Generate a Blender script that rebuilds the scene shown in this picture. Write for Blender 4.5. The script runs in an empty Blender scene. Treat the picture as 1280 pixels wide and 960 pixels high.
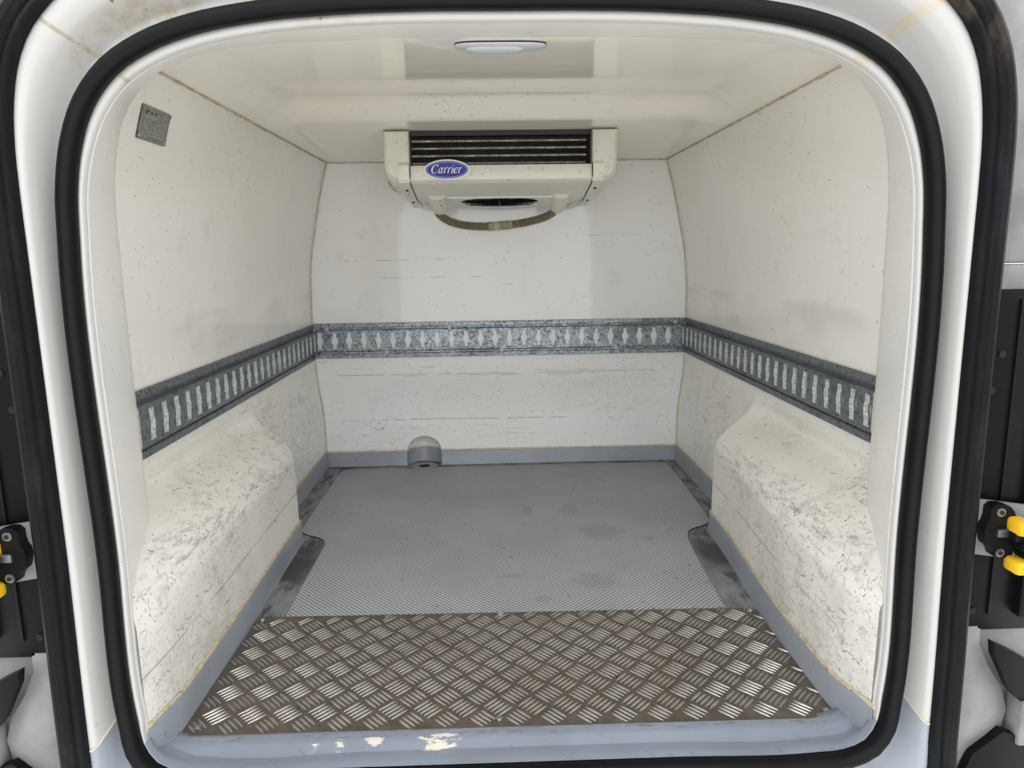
import bpy, bmesh, math, random
import numpy as np
from mathutils import Vector, Matrix
from mathutils.geometry import tessellate_polygon

# ------------------------------------------------------------------ scene, camera, light
S = bpy.context.scene
COL = S.collection
S.view_settings.view_transform = 'Standard'
S.view_settings.look = 'None'
S.view_settings.gamma = 1.0
S.view_settings.use_curve_mapping = False
S.view_settings.exposure = 1.3
S.render.film_transparent = False
S.cycles.max_bounces = 14
S.cycles.diffuse_bounces = 8
S.cycles.glossy_bounces = 6
S.cycles.sample_clamp_indirect = 8.0
S.cycles.use_denoising = True

cam_data = bpy.data.cameras.new('camera')
cam_data.sensor_width = 36.0
cam_data.lens = 887.0 / 1280.0 * 36.0
cam_data.clip_start = 0.02
cam = bpy.data.objects.new('camera', cam_data)
COL.objects.link(cam)
_R = ((0.9994764650821099, 0.01948979106910114, -0.025825254907798058),
      (-0.028846025626380094, 0.17529507880646364, -0.9840932588691979),
      (-0.01465273191361206, 0.9843230076505977, 0.17576550872440622))
cm = Matrix(_R).to_4x4()
cm.translation = Vector((-0.024, 0.0, 0.63))
cam.matrix_world = cm
S.camera = cam

SKY = 1.05
world = bpy.data.worlds.new('daylight')
S.world = world
world.use_nodes = True
wt = world.node_tree
wt.nodes.clear()
w_out = wt.nodes.new('ShaderNodeOutputWorld')
w_bg = wt.nodes.new('ShaderNodeBackground')
w_tc = wt.nodes.new('ShaderNodeTexCoord')
w_sep = wt.nodes.new('ShaderNodeSeparateXYZ')
w_map = wt.nodes.new('ShaderNodeMapRange')
w_map.inputs['From Min'].default_value = -1.0
w_map.inputs['From Max'].default_value = 1.0
w_ramp = wt.nodes.new('ShaderNodeValToRGB')
els = w_ramp.color_ramp.elements
els[0].position = 0.0; els[0].color = (0.76, 0.75, 0.72, 1)
els[1].position = 1.0; els[1].color = (1.0, 1.0, 1.0, 1)
for p, c in ((0.485, (0.78, 0.77, 0.75, 1)), (0.505, (0.88, 0.92, 0.98, 1)), (0.62, (0.86, 0.90, 0.98, 1)), (0.8, (1.0, 1.0, 1.0, 1))):
    e = els.new(p); e.color = c
w_bg.inputs['Strength'].default_value = SKY
wt.links.new(w_tc.outputs['Generated'], w_sep.inputs[0])
wt.links.new(w_sep.outputs['Z'], w_map.inputs['Value'])
wt.links.new(w_map.outputs[0], w_ramp.inputs[0])
wt.links.new(w_ramp.outputs[0], w_bg.inputs[0])
wt.links.new(w_bg.outputs[0], w_out.inputs[0])

sun_d = bpy.data.lights.new('sun', 'SUN')
sun_d.energy = 0.05
sun_d.angle = math.radians(35)
sun_d.color = (1.0, 0.965, 0.9)
sun = bpy.data.objects.new('sun', sun_d)
sun.rotation_euler = (math.radians(78), 0, math.radians(4))   # shines forward and down into the load space
COL.objects.link(sun)

# ------------------------------------------------------------------ node helpers
class NT:
    def __init__(self, name):
        self.m = bpy.data.materials.new(name)
        self.m.use_nodes = True
        self.t = self.m.node_tree
        self.t.nodes.clear()
        self.out = self.t.nodes.new('ShaderNodeOutputMaterial')
        self.b = self.t.nodes.new('ShaderNodeBsdfPrincipled')
        self.t.links.new(self.b.outputs[0], self.out.inputs[0])
        self.tc = self.t.nodes.new('ShaderNodeTexCoord')
        self.co = self.tc.outputs['Object']
    def put(self, sock, v):
        if isinstance(v, bpy.types.NodeSocket):
            self.t.links.new(v, sock)
        elif v is not None:
            if sock.type == 'RGBA' and len(v) == 3:
                v = (*v, 1)
            sock.default_value = v
    def n(self, typ, ins=None, out=0, **props):
        nd = self.t.nodes.new(typ)
        for k, v in props.items():
            setattr(nd, k, v)
        for k, v in (ins or {}).items():
            self.put(nd.inputs[k], v)
        return nd.outputs[out]
    def mth(self, op, a, b=None, c=None, clamp=False):
        nd = self.t.nodes.new('ShaderNodeMath')
        nd.operation = op
        nd.use_clamp = clamp
        self.put(nd.inputs[0], a)
        if b is not None: self.put(nd.inputs[1], b)
        if c is not None: self.put(nd.inputs[2], c)
        return nd.outputs[0]
    def add(self, a, b): return self.mth('ADD', a, b)
    def sub(self, a, b): return self.mth('SUBTRACT', a, b)
    def mul(self, a, b): return self.mth('MULTIPLY', a, b)
    def mx(self, a, b): return self.mth('MAXIMUM', a, b)
    def sm(self, v, lo, hi, a=0.0, b=1.0):
        return self.n('ShaderNodeMapRange', {'Value': v, 'From Min': lo, 'From Max': hi, 'To Min': a, 'To Max': b}, interpolation_type='SMOOTHSTEP')
    def xyz(self, v=None):
        nd = self.t.nodes.new('ShaderNodeSeparateXYZ')
        self.put(nd.inputs[0], v or self.co)
        return nd.outputs
    def comb(self, x, y, z=0.0):
        nd = self.t.nodes.new('ShaderNodeCombineXYZ')
        for i, v in enumerate((x, y, z)):
            self.put(nd.inputs[i], v)
        return nd.outputs[0]
    def vm(self, op, a, b=None, s=None):
        nd = self.t.nodes.new('ShaderNodeVectorMath')
        nd.operation = op
        self.put(nd.inputs[0], a)
        if b is not None: self.put(nd.inputs[1], b)
        if s is not None: self.put(nd.inputs['Scale'], s)
        return nd.outputs[0]
    def noise(self, v=None, scale=10.0, detail=3.0, rough=0.5, out=0, dist=0.0):
        return self.n('ShaderNodeTexNoise', {'Vector': v or self.co, 'Scale': scale, 'Detail': detail, 'Roughness': rough, 'Distortion': dist}, out)
    def stretch(self, v, s, off=(0, 0, 0)):
        return self.vm('ADD', self.vm('MULTIPLY', v, s), off)
    def mix(self, f, a, b):
        nd = self.t.nodes.new('ShaderNodeMix')
        nd.data_type = 'RGBA'
        self.put(nd.inputs[0], f); self.put(nd.inputs[6], a); self.put(nd.inputs[7], b)
        return nd.outputs[2]
    def band(self, v, c, w):           # 1 at c, 0 beyond c +- w
        return self.sm(self.mth('ABSOLUTE', self.sub(v, c)), 0.0, w, 1.0, 0.0)
    def marks(self, v2, scale, length, width, dens, seed=0.0, ang=0.0, spread=math.pi):
        """short separate strokes, one per cell of a Voronoi field; dens = share of cells that carry one"""
        v = self.vm('ADD', v2, (seed * 3.17, seed * 7.31, 0))
        vo = self.t.nodes.new('ShaderNodeTexVoronoi')
        vo.voronoi_dimensions = '2D'
        vo.feature = 'F1'
        self.put(vo.inputs['Vector'], v); self.put(vo.inputs['Scale'], scale)
        pos, colr = vo.outputs['Position'], vo.outputs['Color']
        loc = self.vm('SUBTRACT', v, pos)
        cs = self.t.nodes.new('ShaderNodeSeparateColor'); self.put(cs.inputs[0], colr)
        a = self.add(self.mul(self.sub(cs.outputs[0], 0.5), spread), ang)
        rot = self.n('ShaderNodeVectorRotate', {'Vector': loc, 'Angle': a}, rotation_type='Z_AXIS')
        p = self.xyz(rot)
        ln = self.mul(self.add(cs.outputs[1], 0.25), length)
        wd = self.mul(self.add(cs.outputs[1], 0.35), width)
        bend = self.mul(self.mth('MULTIPLY', p[0], p[0]), self.mul(self.sub(cs.outputs[0], 0.5), 60.0))
        yy = self.mth('ABSOLUTE', self.sub(p[1], bend))
        mu = self.mth('LESS_THAN', self.mth('ABSOLUTE', p[0]), ln)
        mv = self.sm(self.mth('DIVIDE', yy, wd), 0.45, 1.0, 1.0, 0.0)
        ex = self.mth('LESS_THAN', cs.outputs[2], dens)
        op = self.sm(self.noise(self.vm('ADD', v, (5.1, 2.2, 0)), 260.0, 2, 0.6), 0.36, 0.60, 0.15, 1.0)
        return self.mul(self.mul(self.mul(mu, mv), ex), self.mul(op, self.add(self.mul(cs.outputs[1], 0.75), 0.3)))
    def fin(self, color=None, rough=None, metal=None, bump=None, bstr=0.3, bdist=0.002, coat=None, spec=None):
        i = self.b.inputs
        if color is not None: self.put(i['Base Color'], color)
        if rough is not None: self.put(i['Roughness'], rough)
        if metal is not None: self.put(i['Metallic'], metal)
        if coat is not None: self.put(i['Coat Weight'], coat); i['Coat Roughness'].default_value = 0.08
        if spec is not None: self.put(i['Specular IOR Level'], spec)
        if bump is not None:
            bn = self.n('ShaderNodeBump', {'Height': bump, 'Strength': bstr, 'Distance': bdist})
            self.put(i['Normal'], bn)
        return self.m

def wall_mat(name, axes, base, kind):
    N = NT(name)
    c = N.xyz()
    u, v = c['XYZ'.index(axes[0])], c['XYZ'.index(axes[1])]
    X, Y, Z = c[0], c[1], c[2]
    uv = N.comb(u, v)
    big = N.noise(scale=2.3, detail=4)
    mot = N.noise(scale=16.0, detail=5, rough=0.65)
    col = N.mix(N.sm(big, 0.35, 0.7), base, tuple(b * k for b, k in zip(base, (0.965, 0.955, 0.93))))
    col = N.mix(N.mul(N.sm(mot, 0.55, 0.8), 0.25), col, (0.50, 0.47, 0.40))
    dk = (0.06, 0.058, 0.055)
    gr = (0.30, 0.295, 0.275)
    if kind == 'side':
        low = N.sm(Z, 0.20, 0.42, 1.0, 0.0)
        patch = N.sm(N.noise(scale=3.5, detail=3), 0.40, 0.62)
        front = N.sm(Y, 1.0, 1.6, 1.0, 0.45)
        # soft grey rubbing on the wheel arch shoulder and the panel below
        zline = N.add(0.195, N.mul(N.sub(1.5, Y), 0.05))
        sh = N.mul(N.band(Z, zline, 0.048), N.sm(Y, 0.84, 0.95))
        sh = N.mul(sh, N.sm(Y, 1.56, 1.48))
        st = N.noise(N.stretch(N.co, (40, 22, 110)), 1.0, 7, 0.8)
        sh2 = N.mul(sh, N.sm(st, 0.47, 0.64))
        low2 = N.mul(N.mul(low, N.sm(N.noise(N.stretch(N.co, (20, 20, 26)), 1.0, 7, 0.75), 0.48, 0.74)), patch)
        fs = N.noise(N.stretch(N.co, (60, 30, 160)), 1.0, 6, 0.75)
        low3 = N.mul(N.mul(low, patch), N.sm(fs, 0.56, 0.68))
        d = N.mx(N.mx(N.mul(sh2, 0.66), N.mul(low2, 0.62)), N.mul(low3, 0.75))
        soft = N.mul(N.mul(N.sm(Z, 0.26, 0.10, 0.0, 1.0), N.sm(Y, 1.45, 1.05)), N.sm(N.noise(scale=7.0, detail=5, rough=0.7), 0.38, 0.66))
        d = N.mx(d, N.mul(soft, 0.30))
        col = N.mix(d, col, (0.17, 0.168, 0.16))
        # long forklift line
        zl = N.add(0.118, N.mul(N.sub(Y, 1.2), -0.005))
        ln = N.mul(N.band(Z, zl, 0.0016), N.sm(N.noise(N.stretch(N.co, (3, 9, 3)), 1.0, 3), 0.42, 0.55))
        ln = N.mul(ln, N.mth('LESS_THAN', Y, 1.56))
        m1 = N.marks(uv, 52.0, 0.0060, 0.0007, N.mul(N.add(0.05, N.mul(low, 0.50)), N.add(0.12, patch)), 1.0)
        m2 = N.marks(uv, 95.0, 0.0028, 0.0010, N.mul(N.add(0.05, N.mul(low, 0.42)), N.add(0.12, patch)), 2.0)
        m3 = N.marks(uv, 28.0, 0.016, 0.0009, N.mul(N.add(0.02, N.mul(low, 0.55)), patch), 3.0, 0.0, 0.5)
        m4 = N.marks(uv, 140.0, 0.0014, 0.0009, N.mul(N.add(0.06, N.mul(low, 0.3)), N.add(0.2, patch)), 4.0)
        tot = N.mx(N.mx(m1, m2), N.mx(m3, m4))
        col = N.mix(N.mth('MINIMUM', N.mul(tot, 1.05), 1.0), col, N.mix(N.sm(mot, 0.4, 0.6), dk, gr))
        col = N.mix(N.mul(ln, 0.8), col, dk)
        # a faint, smeared tide mark above the rail
        tide = N.mul(N.sm(Z, 0.545, 0.53), N.sm(Z, 0.43, 0.47))
        tide = N.mul(tide, N.sm(N.noise(N.stretch(N.co, (3, 3, 8)), 1.0, 4), 0.4, 0.6))
        col = N.mix(N.mul(tide, 0.22), col, (0.40, 0.37, 0.33))
        rough = N.add(0.16, N.mul(low, 0.22))
    elif kind == 'back':
        low = N.sm(Z, 0.345, 0.34, 1.0, 0.0)
        low = N.sm(Z, 0.33, 0.36, 1.0, 0.0)
        fine = N.noise(N.stretch(N.co, (9, 9, 260)), 1.0, 6, 0.75)
        mask = N.noise(N.stretch(N.co, (3, 3, 9)), 1.0, 4, 0.6)
        hl = N.mul(N.mul(N.sm(fine, 0.56, 0.68), N.sm(mask, 0.42, 0.62)), low)
        tot = N.mul(hl, 0.45)
        for z0, w, x0, x1, th in ((0.283, 0.0015, -0.50, 0.47, 0.40), (0.278, 0.0012, -0.30, 0.30, 0.45), (0.304, 0.0010, -0.48, -0.2, 0.46), (0.140, 0.0018, -0.47, 0.20, 0.42), (0.120, 0.0012, -0.45, -0.1, 0.5),
                                  (0.625, 0.0012, -0.46, -0.1, 0.50), (0.575, 0.0012, -0.40, -0.05, 0.52), (0.69, 0.0010, 0.1, 0.45, 0.53), (0.29, 0.001, 0.1, 0.4, 0.5), (0.16, 0.001, 0.0, 0.5, 0.52)):
            wob = N.mul(N.sub(N.noise(N.stretch(N.co, (2, 2, 2), (z0 * 50, 0, 0)), 1.0, 2), 0.5), 0.012)
            seg = N.sm(N.noise(N.stretch(N.co, (16, 1, 1), (z0 * 90, 3, 1)), 1.0, 4, 0.7), th, th + 0.07)
            l = N.mul(N.mul(N.band(N.add(Z, wob), z0, w), seg), N.mul(N.mth('GREATER_THAN', X, x0), N.mth('LESS_THAN', X, x1)))
            tot = N.mx(tot, l)
        dn = N.mul(N.add(0.05, N.mul(low, 0.20)), N.sm(N.noise(scale=6.0, detail=3), 0.35, 0.62, 0.25, 1.5))
        m1 = N.marks(uv, 45.0, 0.0055, 0.0009, dn, 5.0)
        m2 = N.marks(uv, 80.0, 0.0025, 0.0011, dn, 6.0)
        m3 = N.marks(uv, 26.0, 0.014, 0.0008, N.mul(dn, 0.8), 7.0, 0.0, 0.5)
        tot = N.mx(tot, N.mul(N.mx(N.mx(m1, m2), m3), 1.0))
        # dark blobs near the left of the lower panel
        bl = N.mul(N.mul(N.band(X, -0.385, 0.05), N.band(Z, 0.125, 0.04)), N.sm(N.noise(scale=75, detail=3), 0.60, 0.64))
        tot = N.mx(tot, bl)
        col = N.mix(N.mul(tot, 0.8), col, N.mix(N.sm(mot, 0.4, 0.62), dk, gr))
        rough = N.add(0.06, N.mul(low, 0.28))
    elif kind == 'ceiling':
        st = N.marks(N.comb(X, N.mul(Y, 0.6)), 60.0, 0.0038, 0.0009, N.sm(X, -0.05, -0.40, 0.02, 0.4), 8.0, 0.0, 0.7)
        sp = N.marks(N.comb(X, Y), 75.0, 0.0022, 0.0022, N.mul(N.band(X, -0.03, 0.30), N.mul(N.band(Y, 1.50, 0.16), 0.6)), 9.0)
        sp2 = N.marks(N.comb(X, Y), 50.0, 0.0018, 0.0018, 0.05, 10.0)
        tot = N.mx(N.mul(st, 0.4), N.mx(N.mul(sp, 0.5), N.mul(sp2, 0.4)))
        col = N.mix(tot, col, (0.17, 0.13, 0.09))
        rough = 0.055
    elif kind == 'reveal':
        m1 = N.marks(N.comb(N.add(X, Y), Z), 45.0, 0.004, 0.0009, 0.10, 11.0)
        m2 = N.marks(N.comb(N.add(X, Y), Z), 90.0, 0.003, 0.0011, 0.16, 12.0)
        col = N.mix(N.mul(N.mx(m1, m2), 0.5), col, (0.18, 0.17, 0.15))
        rough = 0.3
    else:
        rough = 0.3
    bmp = N.noise(scale=5.0, detail=1)
    return N.fin(col, rough, bump=bmp, bstr=0.12, bdist=0.003, spec=0.5)

GEL = (0.935, 0.915, 0.865)
M = {}
M['wall_side'] = wall_mat('gelcoat_side', 'YZ', GEL, 'side')
M['wall_back'] = wall_mat('gelcoat_back', 'XZ', (0.88, 0.88, 0.875), 'back')
M['ceiling'] = wall_mat('gelcoat_ceiling', 'XY', (0.925, 0.890, 0.815), 'ceiling')
M['reveal'] = wall_mat('gelcoat_reveal', 'YZ', (0.90, 0.89, 0.86), 'reveal')

def frame_mat():
    N = NT('body_paint_white')
    X, Y, Z = N.xyz()
    col = (0.50, 0.492, 0.473)
    n1 = N.noise(scale=60, detail=6, rough=0.7)
    n2 = N.noise(scale=18, detail=3)
    # beige grime on the roof corner beside the seal
    g = N.mul(N.mul(N.sm(Z, 0.86, 0.885), N.sm(X, -0.10, -0.20)), N.mul(N.sm(Y, 0.783, 0.800), N.sm(n2, 0.38, 0.55)))
    g2 = N.mul(N.mul(N.sm(Z, 0.80, 0.83), N.sm(X, -0.36, -0.41)), N.mul(N.sm(Y, 0.79, 0.80), N.sm(n2, 0.45, 0.6)))
    g = N.mul(N.mx(g, N.mul(g2, 0.8)), N.sm(n1, 0.40, 0.60))
    c2 = N.mix(N.mul(g, 0.65), col, (0.40, 0.33, 0.22))
    sp = N.marks(N.comb(X, Z), 120.0, 0.002, 0.0014, N.mul(g, 0.5), 14.0)
    c2 = N.mix(N.mul(sp, 0.8), c2, (0.10, 0.07, 0.05))
    # seams running diagonally off both upper corners
    for sx, x0, z0 in ((-1, -0.432, 0.842), (1, 0.388, 0.842)):
        dx = N.mul(N.sub(X, x0), 1.0); dz = N.sub(Z, z0)
        dd = N.mth('ABSOLUTE', N.add(N.mul(dx, sx * -0.62), N.mul(dz, 0.78)))
        near = N.mul(N.sm(Z, 0.80, 0.81), N.mul(N.mth('GREATER_THAN', N.mul(X, sx), 0.30), 1.0))
        w = 0.0030 if sx < 0 else 0.0085
        seam = N.mul(N.sm(dd, w * 0.5, w, 1.0, 0.0), near)
        c2 = N.mix(N.mul(seam, N.sm(n1, 0.25, 0.65)), c2, (0.36, 0.31, 0.22) if sx < 0 else (0.52, 0.45, 0.32))
    m1 = N.marks(N.comb(X, Z), 60.0, 0.0018, 0.0008, 0.04, 13.0)
    c2 = N.mix(N.mul(m1, 0.35), c2, (0.2, 0.18, 0.15))
    return N.fin(c2, 0.28, spec=0.5, coat=0.3)
M['frame'] = frame_mat()

def grey_mat(name, base, chips=False, rough=0.38):
    N = NT(name)
    X, Y, Z = N.xyz()
    n = N.noise(scale=9, detail=5, rough=0.6)
    col = N.mix(N.sm(n, 0.35, 0.7), base, tuple(b * 0.86 for b in base))
    sp = N.marks(N.comb(N.add(X, Y), N.add(Z, N.mul(Y, 0.7))), 60.0, 0.004, 0.0012, 0.35, 15.0)
    col = N.mix(N.mul(sp, 0.55), col, (0.05, 0.05, 0.05))
    if chips:
        nn = N.noise(N.stretch(N.co, (1, 2.4, 2.4)), 34, 5, 0.7)
        env = 0.0
        for x0, w, h in ((-0.108, 0.042, 0.24), (-0.19, 0.022, 0.13), (-0.27, 0.014, 0.08), (-0.235, 0.012, 0.08)):
            env = N.mx(env, N.mul(N.band(X, x0, w), h))
        env = N.mul(env, N.sm(N.mth('ABSOLUTE', N.sub(Y, 0.842)), 0.006, 0.016, 1.0, 0.0))
        ch = N.sm(N.add(nn, env), 0.615, 0.64)
        ch = N.mul(ch, N.sm(env, 0.02, 0.05))
        col = N.mix(ch, col, (0.74, 0.70, 0.60))
        dirt = N.mul(N.sm(N.noise(N.stretch(N.co, (1, 3, 3)), 45, 5, 0.7), 0.52, 0.62), N.sm(N.mth('ABSOLUTE', N.sub(Y, 0.860)), 0.004, 0.016, 1.0, 0.0))
        col = N.mix(N.mul(dirt, 0.55), col, (0.12, 0.11, 0.10))
    return N.fin(col, rough, bump=n, bstr=0.1, spec=0.5)
M['grey'] = grey_mat('grey_coating', (0.315, 0.345, 0.39))
M['sill'] = grey_mat('grey_sill_coating', (0.26, 0.295, 0.36), True, 0.32)

def floor_mat():
    N = NT('grey_floor_border')
    X, Y, Z = N.xyz()
    n = N.noise(scale=14, detail=6, rough=0.7)
    col = N.mix(N.sm(n, 0.3, 0.7), (0.30, 0.31, 0.325), (0.22, 0.228, 0.24))
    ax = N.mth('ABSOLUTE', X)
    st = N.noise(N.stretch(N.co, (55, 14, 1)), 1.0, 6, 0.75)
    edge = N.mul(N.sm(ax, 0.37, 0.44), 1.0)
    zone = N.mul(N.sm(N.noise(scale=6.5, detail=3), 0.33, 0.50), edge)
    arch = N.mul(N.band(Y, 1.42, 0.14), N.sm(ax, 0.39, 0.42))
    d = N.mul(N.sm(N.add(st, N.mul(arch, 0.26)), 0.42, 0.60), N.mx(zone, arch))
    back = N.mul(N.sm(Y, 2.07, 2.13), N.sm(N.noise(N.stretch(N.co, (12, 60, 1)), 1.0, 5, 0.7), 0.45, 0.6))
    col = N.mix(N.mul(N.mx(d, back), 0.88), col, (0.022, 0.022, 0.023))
    return N.fin(col, 0.5, bump=n, bstr=0.15)
M['floor'] = floor_mat()

def tread_mat():
    N = NT('grey_textured_liner')
    X, Y, Z = N.xyz()
    p = 0.0140 * 1.41421
    u = N.mth('DIVIDE', N.add(X, Y), p); v = N.mth('DIVIDE', N.sub(X, Y), p)
    h = None
    for sgn, ox, oy in ((1, 0.0, 0.0), (-1, 0.5, 0.0), (-1, 0.0, 0.5), (1, 0.5, 0.5)):
        fu = N.sub(N.mth('FRACT', N.add(u, ox + 0.001)), 0.5)
        fv = N.sub(N.mth('FRACT', N.add(v, oy + 0.001)), 0.5)
        a, b = (fu, fv) if sgn > 0 else (fv, fu)
        e = N.mth('SQRT', N.add(N.mth('POWER', N.mth('DIVIDE', a, 0.33), 2.0), N.mth('POWER', N.mth('DIVIDE', b, 0.14), 2.0)))
        q = N.sm(e, 0.55, 1.1, 1.0, 0.0)
        h = q if h is None else N.mx(h, q)
    big = N.noise(scale=2.6, detail=5, rough=0.65)
    col = N.mix(N.sm(big, 0.3, 0.7), (0.74, 0.77, 0.81), (0.62, 0.645, 0.68))
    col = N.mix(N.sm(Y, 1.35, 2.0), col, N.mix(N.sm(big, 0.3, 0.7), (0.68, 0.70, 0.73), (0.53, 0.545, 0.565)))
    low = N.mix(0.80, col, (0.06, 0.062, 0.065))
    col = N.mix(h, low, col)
    # worn blotches and specks
    bl = N.sm(N.noise(N.stretch(N.co, (1.0, 1.5, 1)), 9.0, 5, 0.6), 0.60, 0.72)
    col = N.mix(N.mul(bl, N.mul(N.sm(X, -0.05, 0.3, 0.15, 0.7), 0.6)), col, (0.13, 0.125, 0.115))
    for bx, by, rx, ry in ((0.055, 1.70, 0.016, 0.05), (0.0, 1.33, 0.045, 0.009), (0.06, 1.23, 0.022, 0.014), (0.17, 1.30, 0.05, 0.04), (0.22, 1.55, 0.06, 0.05), (0.16, 1.70, 0.03, 0.05)):
        dx = N.mth('DIVIDE', N.sub(X, bx), rx); dy = N.mth('DIVIDE', N.sub(Y, by), ry)
        r = N.add(N.mth('SQRT', N.add(N.mul(dx, dx), N.mul(dy, dy))), N.mul(N.sub(N.noise(scale=45, detail=4), 0.5), 1.6))
        col = N.mix(N.mul(N.sm(r, 0.6, 1.0, 1.0, 0.0), 0.2), col, (0.115, 0.105, 0.085))
    sp = N.marks(N.comb(X, Y), 34.0, 0.003, 0.0025, 0.22, 16.0)
    col = N.mix(N.mul(sp, 0.85), col, (0.02, 0.02, 0.02))
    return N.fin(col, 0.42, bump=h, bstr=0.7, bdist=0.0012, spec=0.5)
M['tread'] = tread_mat()

def metal_mat(name, col, rough, dirt=None, amount=0.5, scale=30, metal=1.0):
    N = NT(name)
    n = N.noise(scale=scale, detail=5, rough=0.65)
    c = col
    if dirt:
        c = N.mix(N.mul(N.sm(n, 0.42, 0.62), amount), col, dirt)
    return N.fin(c, N.sm(n, 0.3, 0.7, rough, rough + 0.14), metal)
def plate_mat():
    N = NT('dirty_plate_ground')
    X, Y, Z = N.xyz()
    n = N.noise(scale=60, detail=5, rough=0.7)
    b = N.noise(scale=5, detail=4)
    c = N.mix(N.sm(n, 0.3, 0.7), (0.115, 0.095, 0.075), (0.175, 0.15, 0.125))
    c = N.mix(N.mul(N.sm(b, 0.45, 0.7), 0.5), c, (0.10, 0.088, 0.07))
    sp = N.marks(N.comb(X, Y), 45.0, 0.0022, 0.0022, 0.25, 17.0)
    c = N.mix(sp, c, (0.012, 0.012, 0.012))
    return N.fin(c, 0.42, 0.45, bump=n, bstr=0.1)
M['plate'] = plate_mat()
def bar_mat():
    N = NT('worn_bars_lit_sides')
    X, Y, Z = N.xyz()
    n = N.noise(scale=6, detail=4)
    c = N.mix(N.sm(n, 0.4, 0.7), (0.66, 0.65, 0.63), (0.50, 0.47, 0.43))
    bl = N.mul(N.band(X, 0.135, 0.03), N.mul(N.band(Y, 1.105, 0.025), N.sm(N.noise(scale=70, detail=3), 0.42, 0.55)))
    c = N.mix(bl, c, (0.02, 0.02, 0.02))
    return N.fin(c, 0.27, 0.92)
M['bars'] = bar_mat()  # bar sides coloured brighter than the tops, painting a lit outline on each bar
M['bar_tops'] = metal_mat('brownish_bar_tops', (0.50, 0.47, 0.43), 0.32, (0.30, 0.265, 0.23), 0.6, 25, 0.8)
M['rivet'] = metal_mat('dull_rivet', (0.34, 0.36, 0.37), 0.35, (0.05, 0.05, 0.05), 0.6)
M['screw'] = metal_mat('screw_steel', (0.62, 0.64, 0.66), 0.25, (0.1, 0.09, 0.08), 0.4)

def galv_mat(name='galvanised_steel', dark=1.0, sp=1.0):
    N = NT(name)
    vo = N.n('ShaderNodeTexVoronoi', {'Vector': N.co, 'Scale': 280.0}, 'Color')
    cs = N.t.nodes.new('ShaderNodeSeparateColor'); N.put(cs.inputs[0], vo)
    c = N.mix(N.sm(cs.outputs[0], 0.0, 1.0, 0.5 - sp / 2, 0.5 + sp / 2), (0.19 * dark, 0.215 * dark, 0.235 * dark), (0.44 * dark, 0.485 * dark, 0.52 * dark))
    n = N.noise(scale=120, detail=4, rough=0.7)
    c = N.mix(N.mul(N.sm(n, 0.54, 0.62), 0.8), c, (0.03, 0.032, 0.035))
    b = N.noise(N.stretch(N.co, (4, 4, 12)), 1.0, 5, 0.7)
    c = N.mix(N.mul(N.sm(b, 0.5, 0.66), 0.45), c, (0.055, 0.055, 0.055))
    return N.fin(c, N.sm(cs.outputs[1], 0, 1, 0.34, 0.55), 0.55, bump=n, bstr=0.12, bdist=0.0006)
M['galv'] = galv_mat()
M['galv_side'] = galv_mat('galvanised_steel_side', 0.62, 0.35)
M['galv_lip'] = metal_mat('bright_slot_lip', (0.86, 0.90, 0.91), 0.3, (0.12, 0.14, 0.15), 0.5, 260, 0.35)

def plain(name, col, rough=0.5, metal=0.0, var=0.12, scale=25, bump=0.0, spec=0.5, coat=None):
    N = NT(name)
    n = N.noise(scale=scale, detail=4, rough=0.6)
    c = N.mix(N.sm(n, 0.3, 0.7), col, tuple(x * (1 - var) for x in col))
    return N.fin(c, rough, metal, bump=n if bump else None, bstr=bump, spec=spec, coat=coat)
M['rubber'] = plain('black_rubber', (0.0035, 0.004, 0.005), 0.48, var=0.3, spec=0.17)
def strip_mat():
    N = NT('dusty_black_rubber')
    X, Y, Z = N.xyz()
    n = N.noise(N.stretch(N.co, (30, 30, 6)), 1.0, 6, 0.75)
    c = N.mix(N.mul(N.sm(n, 0.5, 0.75), 0.5), (0.004, 0.0045, 0.006), (0.028, 0.030, 0.034))
    br = N.mul(N.mul(N.sm(Z, 0.80, 0.86), N.mth('GREATER_THAN', X, 0.3)), N.sm(n, 0.4, 0.6))
    c = N.mix(N.mul(br, 0.4), c, (0.10, 0.075, 0.05))
    return N.fin(c, 0.5, spec=0.2)
M['strip'] = strip_mat()
M['black_plastic'] = plain('black_plastic', (0.004, 0.0045, 0.0055), 0.42, var=0.3, spec=0.2)
M['black_gap'] = plain('black_gap', (0.006, 0.006, 0.007), 0.7)
M['yellow'] = plain('yellow_plastic', (0.83, 0.50, 0.02), 0.35, var=0.12)
def seal_mat():
    N = NT('yellowed_sealant')
    n = N.noise(scale=60, detail=6, rough=0.75)
    c = N.mix(N.sm(n, 0.35, 0.6), (0.68, 0.62, 0.47), (0.50, 0.42, 0.27))
    c = N.mix(N.mul(N.sm(N.noise(scale=160, detail=4, rough=0.7), 0.57, 0.64), 0.75), c, (0.12, 0.085, 0.045))
    return N.fin(c, 0.6, bump=n, bstr=0.5, bdist=0.002)
M['sealant'] = seal_mat()
M['sealant_clean'] = plain('pale_sealant', (0.70, 0.64, 0.50), 0.5, var=0.3, scale=70, bump=0.3)
def casing_mat():
    N = NT('cream_unit_casing')
    X, Y, Z = N.xyz()
    n = N.noise(scale=12, detail=5, rough=0.6)
    c = N.mix(N.sm(n, 0.35, 0.7), (0.74, 0.735, 0.655), (0.69, 0.68, 0.60))
    m = N.marks(N.comb(X, Z), 85.0, 0.003, 0.0015, 0.20, 18.0)
    m2 = N.marks(N.comb(X, Y), 60.0, 0.006, 0.0009, 0.15, 19.0)
    c = N.mix(N.mul(N.mx(m, m2), 0.7), c, (0.14, 0.12, 0.09))
    return N.fin(c, 0.33, spec=0.5)
M['casing'] = casing_mat()
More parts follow.
